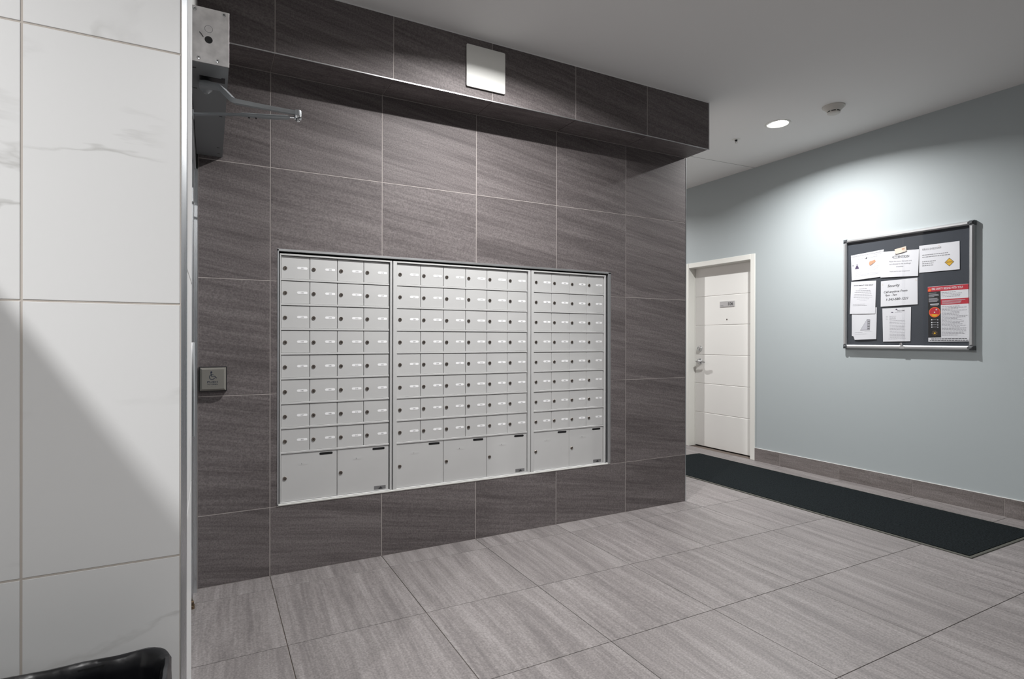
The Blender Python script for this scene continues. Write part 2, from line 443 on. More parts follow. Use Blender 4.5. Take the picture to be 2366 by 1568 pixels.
# grey tiled wall with the mailbox opening
HX0, HX1, HZ0, HZ1 = 0.3235, 2.5430, 0.3690, 1.7425
T = 0.010                                       # tile thickness
mb = MB(FW)
for a0, a1, b0, b1 in ((XL, HX0, 0, BZ), (HX1, XC - 0.004, 0, BZ), (HX0, HX1, 0, HZ0), (HX0, HX1, HZ1, BZ)):
    mb.box(a0, a1, b0, b1, -0.14, -0.0011)
mb.box(XL, XC - 0.004, BZ, ZC, -0.14, -0.0011)
mb.box(XC - 0.14, XC - 0.004, 0, ZC, -4.9, -0.14)
mb.box(HX0 - .05, HX1 + .05, HZ0 - .05, HZ1 + .05, -0.40, -0.36)
wall_back = struct(mb.build('wall_back', 'grout'))
def tile_minus(fr, a0, a1, b0, b1, hole, parent, material, c0=-0.010, name='tile'):
    a0 += G; a1 -= G; b0 += G; b1 -= G
    o = fr(a0, b0, 0)
    mb = MB(fr)
    h = hole
    if not h or a0 >= h[1] or a1 <= h[0] or b0 >= h[3] or b1 <= h[2]:
        mb.box(a0, a1, b0, b1, c0, 0, ch=0.0008)
    else:
        zs = sorted({b0, b1, min(max(h[2], b0), b1), min(max(h[3], b0), b1)})
        for k in range(len(zs) - 1):
            lo, hi = zs[k], zs[k + 1]
            if hi - lo < 1e-4: continue
            if lo >= h[2] - 1e-6 and hi <= h[3] + 1e-6:
                if h[0] > a0 + 1e-4: mb.box(a0, h[0], lo, hi, c0, 0)
                if h[1] < a1 - 1e-4: mb.box(h[1], a1, lo, hi, c0, 0)
            else:
                mb.box(a0, a1, lo, hi, c0, 0)
    if mb.v: return mb.build(name, material, parent, o)
for i in range(6):
    for j in range(5):
        a1 = GX[i + 1] - (0.004 if i == 5 else 0)
        tile_minus(FW, GX[i], a1, GZ[j], GZ[j + 1], (HX0, HX1, HZ0, HZ1), wall_back, 'wall_tile')
# bulkhead: core, front tiles and underside tiles
bulk = struct(MB(FW).box(XL, XB - .004, BZ + .004, ZC, 0.0, BP - .0011).build('wall_bulkhead', 'grout'))
FU = Frame((0, 0, BZ), (1, 0, 0), (0, -1, 0), (0, 0, -1))          # underside: a = x, b = -y
for i in range(6):
    a1 = GX[i + 1] - (0.004 if i == 5 else 0)
    tile_minus(FB, GX[i], a1, BZ + .004, ZC - .002, None, bulk, 'wall_tile')
    tile_minus(FU, GX[i], a1, 0.001, BP - .004, None, bulk, 'wall_tile', c0=-0.004)
# metal edge trims
def edge_trim(n, label_name, mb, m, origin):
    return struct(mb.build(label_name, m, None, origin))
mb = MB()
q = [(BP - .006, BZ), (BP + .0016, BZ - .0016), (BP + .0016, BZ + .0040), (BP - .002, BZ + .0040)]
mb.add([(XL, -y, z) for y, z in q] + [(XB, -y, z) for y, z in q], [(0, 1, 5, 4), (1, 2, 6, 5), (2, 3, 7, 6), (3, 0, 4, 7), (3, 2, 1, 0), (4, 5, 6, 7)])
edge_trim(1, 'trim_1', mb, 'alu_x', (XL, -BP, BZ))
edge_trim(2, 'trim_2', MB(FW).box(XC - .005, XC + .0015, 0, BZ, -.008, .0012, ch=.0008), 'alu', (XC, 0, 0))
edge_trim(3, 'trim_3', MB(FB).box(XB - .005, XB + .0015, BZ, ZC, -.008, .0012, ch=.0008), 'alu', (XB, -BP, BZ))
# caulk bead where the bulkhead meets the ceiling
edge_trim(4, 'trim_4', MB(FB).box(XL, XB, ZC - .006, ZC, -.004, .0025), 'ceiling', (XL, -BP, ZC))

# marble wing wall
WE = -1.27
mb = MB()
mb.box(X0, XW + .010, YW + .0016, WE, 0, ZC)
wall_left = struct(mb.build('wall_front_left', 'marble_grout'))
wz = [0.0, 0.150, 0.748, 1.344, 1.938, 2.533, ZC]
wx = [XW, -0.3545, -0.9545, -1.5545, -2.1545, -2.7545, X0]
for i in range(6):
    for j in range(6):
        tile_minus(FM, wx[i + 1], wx[i], wz[j], wz[j + 1], None, wall_left, 'marble', c0=-0.0115)
FE = Frame((XW + .012, 0, 0), (0, 1, 0), (0, 0, 1), (1, 0, 0))      # its end face: a = y, b = z
ez = [0.0, 0.23, 0.83, 1.43, 2.03, 2.63, ZC]
for j in range(6):
    tile_minus(FE, YW + .006, WE, ez[j], ez[j + 1], None, wall_left, 'marble', c0=-0.0125)
mb = MB(FM)
mb.box(XW, XW + .0125, 0, ZC, -.0125, .0015, ch=.0012)
edge_trim(5, 'trim_5', mb, 'alu', (XW, YW, 0))

# wall and aluminium frame over and beside the glass lobby door
struct(MB().box(-0.17, XL - .001, WE, -0.0005, 2.385, ZC).build('wall_over_door', 'white_paint'))
fr_d = struct(MB().box(-0.17, -0.061, WE, -0.0005, 2.105, 2.385).build('trim_6', 'alu_soft', None, (-0.12, -0.6, 2.105)))
MB().box(-0.17, -0.068, -0.20, -0.045, 0, 2.105).build('jamb', 'alu', fr_d, (-0.12, -0.12, 0))
MB().box(-0.17, XL - .001, -0.045, -0.0005, 0, 2.105).build('jamb', 'alu', fr_d, (-0.12, -0.02, 0))
MB().box(-0.17, -0.0665, WE + .0005, WE + .07, 0, 2.105).build('jamb', 'alu', fr_d, (-0.12, WE, 0))
mb = MB().box(-0.082, -0.060, -0.232, -0.201, 0, 0.012)
mb.box(-0.078, -0.063, -0.226, -0.206, 0.012, 0.030)
mb.build('pivot', 'rust', fr_d, (-0.07, -0.21, 0))
d2 = struct(link(bpy.data.objects.new('door_2', None), None, (-0.1, -0.7, 0)))
for a0, a1 in ((-1.198, -1.145), (-0.256, -0.203)):
    MB().box(-0.122, -0.078, a0, a1, 0.012, 2.10).build('stile', 'alu', d2)
for b0, b1 in ((0.012, 0.16), (2.02, 2.10)):
    MB().box(-0.121, -0.079, -1.1448, -0.2562, b0, b1).build('rail', 'alu', d2)
MB().box(-0.104, -0.098, -1.1448, -0.2562, 0.1602, 2.0198).build('glass_pane', 'glass', d2)
mb = MB().tube([(-0.078, -1.17, 0.95), (-0.05, -1.17, 0.95), (-0.05, -1.17, 1.25), (-0.078, -1.17, 1.25)], 0.009)
mb.build('pull_handle', 'alu', d2, smooth=50)

# painted wall with the flat door recess
DY0, DY1, DZT = 0.820, 1.690, 2.106             # clear opening of door 106
FO = 0.057                                       # frame face width
mb = MB(FR)
a_n, a_f = -DY0 + FO - .01, -DY1 - FO + .01      # a = -y
mb.box(a_n, -Y0, 0, 3.2, -0.2, 0)
mb.box(-Y1, a_f, 0, 3.2, -0.2, 0)
mb.box(a_f, a_n, DZT + FO - .01, 3.2, -0.2, 0)
struct(mb.build('wall_right', 'paint'))
base = struct(MB(FR).box(-(DY0 - FO), -Y0, 0, 0.128, 0, 0.0075).build('baseboard_right', 'grout', None, (XR, DY0 - FO, 0)))
FRB = Frame((XR - .010, 0, 0), (0, -1, 0), (0, 0, 1), (-1, 0, 0))
by = [DY0 - FO] + [0.466 - 0.604 * k for k in range(12)]
for k in range(12):
    tile_minus(FRB, -by[k], -by[k + 1], -0.002, 0.134, None, base, 'base_tile', c0=-0.0098)
MB(FR).box(-(DY0 - FO), -Y0, 0.1315, 0.134, 0, 0.0075).build('caulk', 'white_paint', base)

# far walls that close the place (behind the camera and down the hall)
struct(MB().box(X0 - .15, X0, Y0, Y1, 0, 3.2).build('wall_left', 'white_paint'))
struct(MB().box(X0, XR + .2, Y0 - .15, Y0, 0, 3.2).build('wall_rear', 'fill_cut_paint'))
struct(MB().box(X0, XR + .2, Y1, Y1 + .15, 0, 3.2).build('wall_hall_end', 'white_paint'))
struct(MB().box(X0, XL, 1.6, 1.75, 0, 3.03).build('wall_vestibule', 'white_paint'))

# door 106
d1 = struct(link(bpy.data.objects.new('door_1', None), None, (XR + .1, 1.25, 0)))
XD = 0.100                                       # leaf face lies this deep in the wall
mb = MB(FR)
aN, aF = -DY0, -DY1
mb.box(aN, aN + FO, 0, DZT + FO, -.13, .010, ch=.003)
mb.build('frame', 'trim_white', d1)
MB(FR).box(aF - FO, aF, 0, DZT + FO, -.13, .010, ch=.003).build('frame', 'trim_white', d1)
MB(FR).box(aF, aN, DZT, DZT + FO, -.13, .010, ch=.003).build('frame', 'trim_white', d1)
for a0, a1, b0, b1 in ((aN - .014, aN, 0, DZT), (aF, aF + .004, 0, DZT), (aF, aN, DZT - .006, DZT)):
    MB(FR).box(a0, a1, b0, b1, -.13, -XD + .012).build('door_stop', 'trim_white', d1)
leaf = MB(FR).box(aF + .004, aN - .002, 0.010, DZT - .004, -XD - .044, -XD - .004).build('leaf', 'door_white', d1, (XR + XD, 1.25, 0))
gz = [0.010, 0.405, 0.746, 1.085, 1.428, 1.765, DZT - .005]
for k in range(6):
    MB(FR).box(aF + .004, aN - .002, gz[k] + (.003 if k else 0), gz[k + 1] - (.003 if k < 5 else 0), -XD - .006, -XD, ch=.0025).build('panel', 'door_white', leaf, (XR + XD, 1.25, gz[k]))
mb = MB(FR).box(-1.3145, -1.1135, 1.630, 1.6945, -XD, -XD + .006, 0, ch=.001)
mb.text('106', -1.121, 1.645, -XD + .0066, 0.036, 1, 'r')
for k in range(2): mb.box(-1.305, -1.255 - .012 * k, 1.640 + .007 * k, 1.6425 + .007 * k, -XD + .006, -XD + .0065, 2)
mb.build('number_plate', ['alu_soft', 'black_ink', 'ink'], leaf, (XR + XD, 1.21, 1.66))
mb = MB(FR).lathe(-1.219, 1.489, [(.008, -XD), (.008, -XD + .003), (.005, -XD + .004)], 16, 0)
mb.lathe(-1.219, 1.489, [(.0045, -XD + .004), (.0045, -XD + .0045)], 12, 1)
mb.build('peephole', ['lock', 'slot'], leaf, (XR + XD, 1.219, 1.489))
mb = MB(FR).lathe(-1.612, 1.156, [(.033, -XD), (.033, -XD + .010), (.027, -XD + .022), (.016, -XD + .026), (.015, -XD + .022)], 28)
mb.box(-1.6135, -1.6105, 1.149, 1.163, -XD + .022, -XD + .0225)
mb.build('deadbolt', 'chrome', leaf, (XR + XD, 1.612, 1.156), smooth=35)
mb = MB(FR).lathe(-1.612, 1.003, [(.036, -XD), (.036, -XD + .006), (.031, -XD + .018), (.016, -XD + .026), (.013, -XD + .050), (.012, -XD + .060)], 28)
lv = [FR(-1.612 + d, 1.003 + z, -XD + c) for d, z, c in ((-.006, 0, .058), (.012, .001, .060), (.035, .003, .060), (.065, .003, .056), (.095, -.002, .052), (.115, -.008, .046))]
mb2 = MB().tube(lv, [(.010, .011), (.010, .011), (.009, .010), (.008, .009), (.007, .009), (.005, .007)], 14)
n0 = len(mb.v); mb.v += mb2.v; mb.f += [[n0 + i for i in f] for f in mb2.f]; mb.m += mb2.m
mb.build('lever_handle', 'chrome', leaf, (XR + XD, 1.612, 1.003), smooth=50)

# unseen open leaf, placed square to the marble wall to cast its diagonal shadow
d3 = struct(link(bpy.data.objects.new('unseen_door', None), None, (-0.75, -2.2, 0)))
MB().box(-0.845, -0.800, -2.64, YW - .005, 0.008, 2.00).build('leaf', 'door_white', d3)
mb = MB()
mb.tube([(-0.800, -2.57, 1.0), (-0.747, -2.57, 1.0), (-0.742, -2.53, 1.0), (-0.742, -2.46, 1.0)], 0.009)
mb.build('lever_handle', 'chrome', d3, smooth=50)

# ================================================================== CEILING THINGS
def downlight(x, y, watts, label):
    z = zceil(x)
    t = thing('downlight', label, 'ceiling light', (x, y, z), 'recessed ceiling downlights')
    f = FC(x, y)
    MB(f).lathe(0, 0, [(.078, -.004), (.078, .001), (.082, .0045), (.092, .005), (.099, .002), (.100, -.002)], 40, cap=False).build('trim_ring', 'panel_white', t, smooth=60)
    MB(f).lathe(0, 0, [(.078, .0008), (.040, .0015), (.001, .0018)], 40).build('lens', 'lens', t, smooth=60)
    L = bpy.data.lights.new('lamp', 'AREA')
    L.energy = watts; L.color = (1.0, 0.992, 0.985)
    L.shape = 'DISK'; L.size = LAMP_DIAMETER; L.spread = math.radians(SPREAD_DEG)
    link(bpy.data.objects.new('lamp', L), t, (x, y, z - 0.008))
for a in LAMPS: downlight(*a)

def smoke_detector(x, y):
    f = FC(x, y)
    t = thing('smoke_detector', 'round ivory smoke detector with black vents on the ceiling', 'smoke detector', f.o)
    MB(f).lathe(0, 0, [(.078, -.002), (.078, .008), (.074, .012)], 40).build('base', 'smoke', t, smooth=40)
    MB(f).lathe(0, 0, [(.070, .012), (.064, .020), (.052, .032), (.046, .038), (.046, .041)], 40, cap=False).build('body', 'smoke', t, smooth=40)
    MB(f).lathe(0, 0, [(.042, .040), (.042, .046), (.040, .048)], 40).build('vent', 'slot', t)
    for k in range(7):
        a = 2 * math.pi * k / 7 + .35
        mb = MB(f); d = .10
        pts = [((r) * math.cos(a + s * d), r * math.sin(a + s * d), c) for c in (.040, .0475) for r in (.040, .0455) for s in (-1, 1)]
        mb.add(pts, [(0, 1, 3, 2), (4, 6, 7, 5), (2, 3, 7, 6), (0, 4, 5, 1), (0, 2, 6, 4), (1, 5, 7, 3)])
        mb.build('rib', 'smoke', t)
    MB(f).lathe(0, 0, [(.045, .0475), (.045, .053), (.038, .058), (.002, .060)], 40).build('cap', 'smoke', t, smooth=40)
smoke_detector(4.205, -0.600)

def sprinkler(x, y):
    f = FC(x, y)
    t = thing('fire_sprinkler', 'small recessed fire sprinkler head between bulkhead and downlight', 'sprinkler', f.o)
    MB(f).lathe(0, 0, [(.036, -.002), (.036, .001), (.026, .005), (.018, .005)], 28).build('escutcheon', 'panel_white', t, smooth=40)
    MB(f).lathe(0, 0, [(.011, .004), (.011, .014), (.008, .018)], 16).build('body', 'slot', t, smooth=40)
    for s in (-1, 1):
        MB().tube([f(.009 * s, 0, .014), f(.012 * s, 0, .024), f(.004 * s, 0, .036)], .0022, 8).build('arm', 'lock', t, smooth=60)
    MB(f).lathe(0, 0, [(.012, .036), (.013, .0375), (.004, .039)], 16).build('deflector', 'panel_white', t)
sprinkler(4.134, 0.249)

# ================================================================== ON THE BULKHEAD AND WALL
def rrect(a0, a1, b0, b1, r, n=5):
    p = []
    for cx, cy, s in ((a1 - r, b0 + r, -90), (a1 - r, b1 - r, 0), (a0 + r, b1 - r, 90), (a0 + r, b0 + r, 180)):
        p += [(cx + r * math.cos(math.radians(s + 90 * i / n)), cy + r * math.sin(math.radians(s + 90 * i / n))) for i in range(n + 1)]
    return p
o = thing('access_panel', 'blank white square panel with rounded corners on the tiled bulkhead', 'wall panel', (1.4375, -BP, 2.853))
MB(FB).prism(rrect(1.322, 1.553, 2.742, 2.965, .006), 0, .008).build('backing', 'panel_white', o)
MB(FB).prism(rrect(1.312, 1.563, 2.731, 2.976, .008), .008, .014).build('cover', 'panel_white', o)

# push plate
t = thing('push_plate', 'steel wheelchair push plate for the door on grey tile wall', 'push plate', (0.016, 0, 1.058))
PC, PZ, PH = 0.016, 1.0580, 0.0625
MB(FW).box(PC - PH, PC + PH, PZ - PH, PZ + PH, 0, .026, ch=.002).build('back_box', 'black_plastic', t)
h, ch = PH - .0045, .009
mb = MB(FW)
mb.box(PC - h, PC + h, PZ - h, PZ + h, .026, .036, ch=ch)
pl = mb.build('plate', 'steel', t, (PC, 0, PZ))
mb = MB(FW); c = .0364; ic = (PC - .004, PZ + .006)
def seg(mb, x0, y0, x1, y1, w, c, m=0):
    d = Vector((x1 - x0, y1 - y0)); n = Vector((-d.y, d.x)).normalized() * w / 2
    mb.add([(x0 - n.x, y0 - n.y, c), (x1 - n.x, y1 - n.y, c), (x1 + n.x, y1 + n.y, c), (x0 + n.x, y0 + n.y, c)], [(0, 1, 2, 3)], m)
def arc(mb, cx, cy, r, a0, a1, w, c, m=0, n=14):
    p = []
    for i in range(n + 1):
        a = math.radians(a0 + (a1 - a0) * i / n)
        p += [(cx + (r - w / 2) * math.cos(a), cy + (r - w / 2) * math.sin(a), c), (cx + (r + w / 2) * math.cos(a), cy + (r + w / 2) * math.sin(a), c)]
    mb.add(p, [(2 * i, 2 * i + 1, 2 * i + 3, 2 * i + 2) for i in range(n)], m)
sx = 0.0011                                       # one drawing unit
def I(x, y): return PC + (x - 2) * sx, PZ + (y + 0) * sx
def S(x0, y0, x1, y1, w=2.6):
    a, b = I(x0, y0), I(x1, y1); seg(mb, a[0], a[1], b[0], b[1], w * sx, c)
cx, cy = I(-5, 38 - 6)
mb.add([(cx + 4.2 * sx * math.cos(k * math.pi / 8), cy + 4.2 * sx * math.sin(k * math.pi / 8), c) for k in range(16)], [tuple(range(16))])
S(-7, 28, -4, 13, 3.2); S(-5, 21, 4, 21); S(-5, 14, 9, 14, 3.0); S(8.5, 15, 14.5, 5, 3.0); S(13, 5, 18, 7)
cx, cy = I(-2, 10)
arc(mb, cx, cy, 11 * sx, 118, 340, 2.6 * sx, c)
mb.text('PUSH', PC - .003, PZ - .0185, c, .0095, 0, 'c', 1.45)
mb.text('TO OPEN', PC - .003, PZ - .0285, c, .0058, 0, 'c', 1.35)
for k in (-1, 0, 1): mb.box(PC - .006 + .018 * k, PC - .0045 + .018 * k, PZ - .0375, PZ - .036, .036, c)
mb.build('wheelchair_symbol_and_lettering', 'icon_blue', pl, (PC, 0, PZ))

# ---------------------------------------------------------------- mailboxes
NUM = [101 + k for k in range(7)] + [201 + k for k in range(41)] + [301 + k for k in range(41)] + [401 + k for k in range(23)]
RZ, RP = 1.5770, 0.1337                          # first row line, row pitch
YD = 0.011                                       # door faces lie this deep
UNITS = [
    dict(x0=0.3320, x1=0.9445, cols=[0.339 + 0.1475 * k for k in range(5)], big=[0, 2, 4],
         label='four-column silver mailbox bank nearest the push plate'),
    dict(x0=0.9515, x1=1.8825, cols=[0.975 + 0.1477 * k for k in range(7)], big=[0, 2, 4, 6],
         label='six-column silver mailbox bank between the two four-column banks'),
    dict(x0=1.8895, x1=2.5060, cols=[1.910 + 0.1448 * k for k in range(5)], big=[0, 2, 4],
         label='four-column silver mailbox bank nearest the tile wall corner'),
]
# trim of the opening
tr = struct(link(bpy.data.objects.new('trim_7', None), None, (HX0, 0, HZ0)))
MB(FW).box(HX0 - .004, HX0 + .0035, HZ0, HZ1, -.03, .003, ch=.001).build('edge_strip', 'alu_soft', tr)
MB(FW).box(HX1 - .018, HX1 + .003, HZ0, HZ1, -.03, .003, ch=.001).build('edge_strip', 'alu_soft', tr)
MB(FW).box(HX0 - .004, HX1 + .003, HZ1 - .010, HZ1 + .002, -.03, .003, ch=.001).build('edge_strip', 'alu_soft', tr)
MB(FW).box(HX0 - .004, HX1 + .003, HZ0 - .002, HZ0 + .006, -.03, .003, ch=.001).build('edge_strip', 'panel_white', tr)
MB(FW).box(HX0, HX1, HZ0, HZ1, -.36, -.34).build('recess_back', 'box_dark', tr)
doors, n = {}, 0
lock_me = {}
for U in UNITS:
    t = thing('mailbox_bank', U['label'], 'mailboxes', (U['x0'], 0.0, HZ0 + .006), 'mailbox banks set into the grey tile wall')
    zb, zt = HZ0 + .0065, 1.7205
    cl, cr = U['cols'][0], U['cols'][-1]
    # carcass and face frame
    MB(FW).box(U['x0'], U['x1'], zb, zt, -.33, -YD - .012).build('carcass', 'box_dark', t)
    for nm, a in (('frame_stile', (U['x0'], cl - .001, zb, zt)), ('frame_stile', (cr + .0045, U['x1'], zb, zt)),
                  ('frame_rail', (cl - .001, cr + .0045, 1.7115, zt)), ('frame_rail', (cl - .001, cr + .0045, zb, zb + .005))):
        MB(FW).box(*a, -YD - .012, -.001, ch=.001).build(nm, 'box_grey', t)
    for k in range(8):
        z = RZ - RP * k
        MB(FW).box(cl, cr, z, z + .010, -YD - .012, -YD + .0035, ch=.0008).build('row_rail', 'box_grey', t, (cl, YD, z))
    pitch = U['cols'][1] - U['cols'][0]
    for ci in range(len(U['cols']) - 1):
        for k in range(8):
            x, z = U['cols'][ci], RZ - RP * k
            o = Vector((x, YD, z))
            key = round(pitch, 4)
            if key not in doors:
                doors[key] = MB(FW).box(x + .0013, x + pitch - .0013, z + .0108, z + RP - .0022, -YD - .010, -YD, ch=.0012).build('door', 'box_grey', t, o)
                d = doors[key]
            else:
                d = link(doors[key].copy(), t, o)
            lo = o + Vector((.0205, 0, .067))
            if 'lock' not in lock_me:
                f = Frame(lo, (1, 0, 0), (0, 0, 1), (0, -1, 0))
                mb = MB(f).lathe(0, 0, [(.0105, -.001), (.0105, .002), (.0092, .0035), (.0078, .0035), (.0072, .0026)], 20, 0)
                mb.lathe(.0008, -.0022, [(.0032, .0026), (.0032, .0030)], 10, 1)
                mb.box(-.0006, .0014, -.0022, .004, .0026, .0030, 1)
                lock_me['lock'] = mb.build('lock', ['lock', 'keyhole'], d, lo, smooth=35)
            else:
                link(lock_me['lock'].copy(), d, lo)
            bo = o + Vector((pitch * .735, 0, .0705))
            f = Frame(bo, (1, 0, 0), (0, 0, 1), (0, -1, 0))
            mb = MB(f).pill(-.0275, .0275, -.0066, .0066, -.001, .0006, 0)
            mb.text(str(NUM[n]), 0, -.0034, .0009, .0068, 1, 'c', 1.1)
            mb.build('number_label', ['label_white', 'ink'], d, bo)
            n += 1
    for bi in range(len(U['big']) - 1):
        x0, x1 = U['cols'][U['big'][bi]], U['cols'][U['big'][bi + 1]]
        z0, z1 = zb + .005, RZ - RP * 7 - .0022
        d = MB(FW).box(x0 + .0013, x1 - .0013, z0 + .001, z1, -YD - .010, -YD, ch=.0012).build('parcel_door', 'box_grey', t, (x0, YD, z0))
        link(lock_me['lock'].copy(), d, Vector((x0 + .020, YD, .508)))
        MB(FW).pill(x1 - .096, x1 - .024, .6185, .6315, -YD - .004, -YD + .0006).build('slot', 'slot', d, (x1 - .06, YD, .625))
        mb = MB(FW).pill(x0 + .088, x0 + .138, .573, .586, -YD - .001, -YD + .0005, 0)
        mb.text(str(bi + 1), x0 + .106, .5763, -YD + .0008, .007, 1, 'c')
        mb.build('number_label', ['box_grey', 'black_ink'], d, (x0 + .11, YD, .58))
        if bi == len(U['big']) - 2:
            mb = MB(FW).box(x1 - .086, x1 - .018, .388, .408, -YD, -YD + .0006, 0)
            xc_ = x1 - .050
            mb.add([(xc_ - .012, .390, -YD + .0009), (xc_ + .014, .390, -YD + .0009), (xc_ + .002, .404, -YD + .0009)], [(0, 1, 2)], 1)
            for a0, a1, b in ((-.034, -.014, .404), (-.034, -.016, .398), (-.034, -.018, .392), (.010, .030, .402), (.014, .030, .396), (.016, .030, .391)):
                mb.box(xc_ + a0, xc_ + a1, b - .0013, b + .0013, -YD + .0006, -YD + .0009, 2)
            mb.build('maker_badge', ['badge', 'black_ink', 'ink'], d, (xc_, YD, .398))

# ---------------------------------------------------------------- door operator with arms
t = thing('door_operator', 'grey automatic door operator box with silver end plate and jointed arm', 'door operator', (0, -0.55, 2.19))
OX0, OX1, OY0, OY1, OZ0, OZ1 = -0.0585, 0.057, -1.088, -0.004, 2.190, 2.376
MB().box(OX0, OX1, OY0, OY1, OZ0, OZ1).build('housing', 'dark_cover', t)
FO_ = Frame((0, OY0, 0), (1, 0, 0), (0, 0, 1), (0, -1, 0))
ep = MB(FO_).box(OX0, OX1 + .001, OZ0 + .002, OZ1 + .001, 0, .003, ch=.0002).build('end_plate', 'plate', t, (0, OY0, 2.28))
for a, b in ((.042, 2.366), (-.034, 2.205), (.022, 2.205), (-.045, 2.366)):
    mb = MB(FO_).lathe(a, b, [(.0062, .003), (.0055, .0052), (.0022, .0056)], 16, 0)
    mb.lathe(a, b, [(.0022, .0056), (.0022, .0058)], 8, 1)
    mb.build('screw', ['chrome', 'slot'], ep, (a, OY0, b), smooth=40)
mb = MB(FO_)
arc(mb, -.004, 2.3075, .0118, 0, 360, .0012, .0033, 0, 30)
mb.build('knockout_ring', 'ink', ep, (-.004, OY0, 2.3075))
mb = MB(FO_).lathe(-.004, 2.271, [(.0120, .003), (.0120, .0035)], 28, 0)
mb.build('cable_hole', 'slot', ep, (-.004, OY0, 2.271))
MB().tube([(-.031, OY0 - .004, 2.291), (-.026, OY0 - .008, 2.284), (-.020, OY0 - .005, 2.277)], .0012, 8).build('wire', 'black_plastic', ep, smooth=60)
FZ = Frame((0, 0, OZ0), (1, 0, 0), (0, -1, 0), (0, 0, -1))
MB(FZ).box(-.033, .048, 0.948, 0.985, -.004, .0006).build('arm_slot', 'slot', t)
MB(FZ).box(-.020, .018, 0.893, 0.908, -.004, .0006).build('arm_slot', 'slot', t)
for a, b in ((-.048, 1.040), (-.048, 0.860), (.042, .99), (.040, .60), (.036, .16), (.040, .06)):
    MB(FZ).box(a - .006, a + .006, b - .004, b + .004, -.002, .0006).build('cover_notch', 'slot', t)
MB(FZ).lathe(-.012, .935, [(.020, -.002), (.020, .030), (.012, .036), (.008, .042)], 24).build('spindle', 'arm_grey', t, smooth=40)
# main arm: flat bar that drops from the spindle and runs out to the elbow
mb = MB().tube([(-.034, -.972, 2.164), (-.012, -.972, 2.164), (.020, -.985, 2.160), (.032, -.990, 2.156), (.040, -.994, 2.149), (.070, -1.026, 2.108), (.078, -1.034, 2.101), (.092, -1.037, 2.099), (.175, -1.036, 2.098), (.288, -1.034, 2.098)],
               [(.015, .009), (.017, .010), (.014, .009), (.012, .009), (.011, .009), (.009, .009), (.009, .009), (.009, .008), (.008, .0075), (.008, .0075)], 16, sq=True)
arm = mb.build('main_arm', 'arm_grey', t, (-.012, -.965, 2.16), smooth=60)
FEL = Frame((.288, -1.034, 2.098), (1, 0, 0), (0, -1, 0), (0, 0, -1))
el = MB(FEL).lathe(0, 0, [(.012, -.010), (.013, -.006), (.013, .010)], 24).build('elbow', 'arm_grey', t, smooth=40)
MB(FEL).lathe(0, 0, [(.0125, .010), (.0135, .012), (.0135, .020), (.0125, .022)], 24).build('bushing', 'chrome', el, smooth=40)
MB(FEL).lathe(0, 0, [(.008, .022), (.008, .029), (.005, .031)], 6).build('nut', 'chrome', el)
mb = MB().tube([(.286, -1.032, 2.082), (.262, -1.024, 2.082)], .0045, 10)
mb.build('rod_end', 'chrome', t, smooth=60)
fa = MB().tube([(.264, -1.025, 2.082), (.252, -1.018, 2.082), (.215, -1.000, 2.082), (.130, -.975, 2.082), (.105, -.968, 2.082), (.098, -.965, 2.082), (-.060, -.885, 2.082)],
               [(.004, .004), (.009, .008), (.0095, .009), (.0095, .008), (.008, .007), (.006, .0055), (.006, .0055)], 12).build('forearm', 'arm_grey', t, (.25, -1.02, 2.082), smooth=60)
for x, y in ((.150, -.981), (.127, -.974)):
    MB(Frame((x, y, 2.074), (1, 0, 0), (0, -1, 0), (0, 0, -1))).lathe(0, 0, [(.003, -.002), (.003, .0035)], 10).build('set_screw', 'slot', fa)
MB().box(-.0778, -.052, -.905, -.865, 2.070, 2.094).build('shoe', 'arm_grey', t)

# ---------------------------------------------------------------- noticeboard
NA0, NA1, NB0, NB1 = 0.190, 1.170, 1.188, 2.152  # a = -y on the painted wall
FT, FD = 0.030, 0.042
t = thing('noticeboard', 'glazed aluminium noticeboard with charcoal backing on pale wall', 'noticeboard', (XR, -0.68, NB0))
MB(FR).box(NA0 + .004, NA1 - .004, NB0 + .004, NB1 - .004, 0, .014).build('backing', 'felt', t)
def bar(a0, a1, b0, b1):
    return MB(FR).box(a0, a1, b0, b1, 0, FD, ch=.009).build('frame_bar', 'alu_soft', t)
bar(NA0 + FT, NA1 - FT, NB1 - FT, NB1); bar(NA0 + FT, NA1 - FT, NB0, NB0 + FT)
bar(NA0, NA0 + FT, NB0 + FT, NB1 - FT); bar(NA1 - FT, NA1, NB0 + FT, NB1 - FT)
for a, b in ((NA0, NB0), (NA1 - FT, NB0), (NA0, NB1 - FT), (NA1 - FT, NB1 - FT)):
    MB(FR).box(a - .002, a + FT + .002, b - .002, b + FT + .002, 0, FD + .003, ch=.012).build('corner_cap', 'cap', t)
am = (NA0 + NA1) / 2
MB(FR).box(NA0 + FT, am + .004, NB0 + FT, NB1 - FT, .026, .029).build('sliding_pane', 'pane', t)
MB(FR).box(am - .004, NA1 - FT, NB0 + FT, NB1 - FT, .031, .034).build('sliding_pane', 'pane', t)
mb = MB(FR).lathe(.672, NB0 + FT + .010, [(.011, .034), (.011, .040), (.009, .044)], 20, 0)
mb.box(.6705, .6735, NB0 + FT + .004, NB0 + FT + .016, .044, .0443, 1)
mb.build('lock', ['chrome', 'slot'], t, smooth=40)
MB(FR).box(am - .018, am + .018, NB0 + .004, NB0 + FT - .006, FD, FD + .0015).build('lock_plate', 'alu_soft', t)

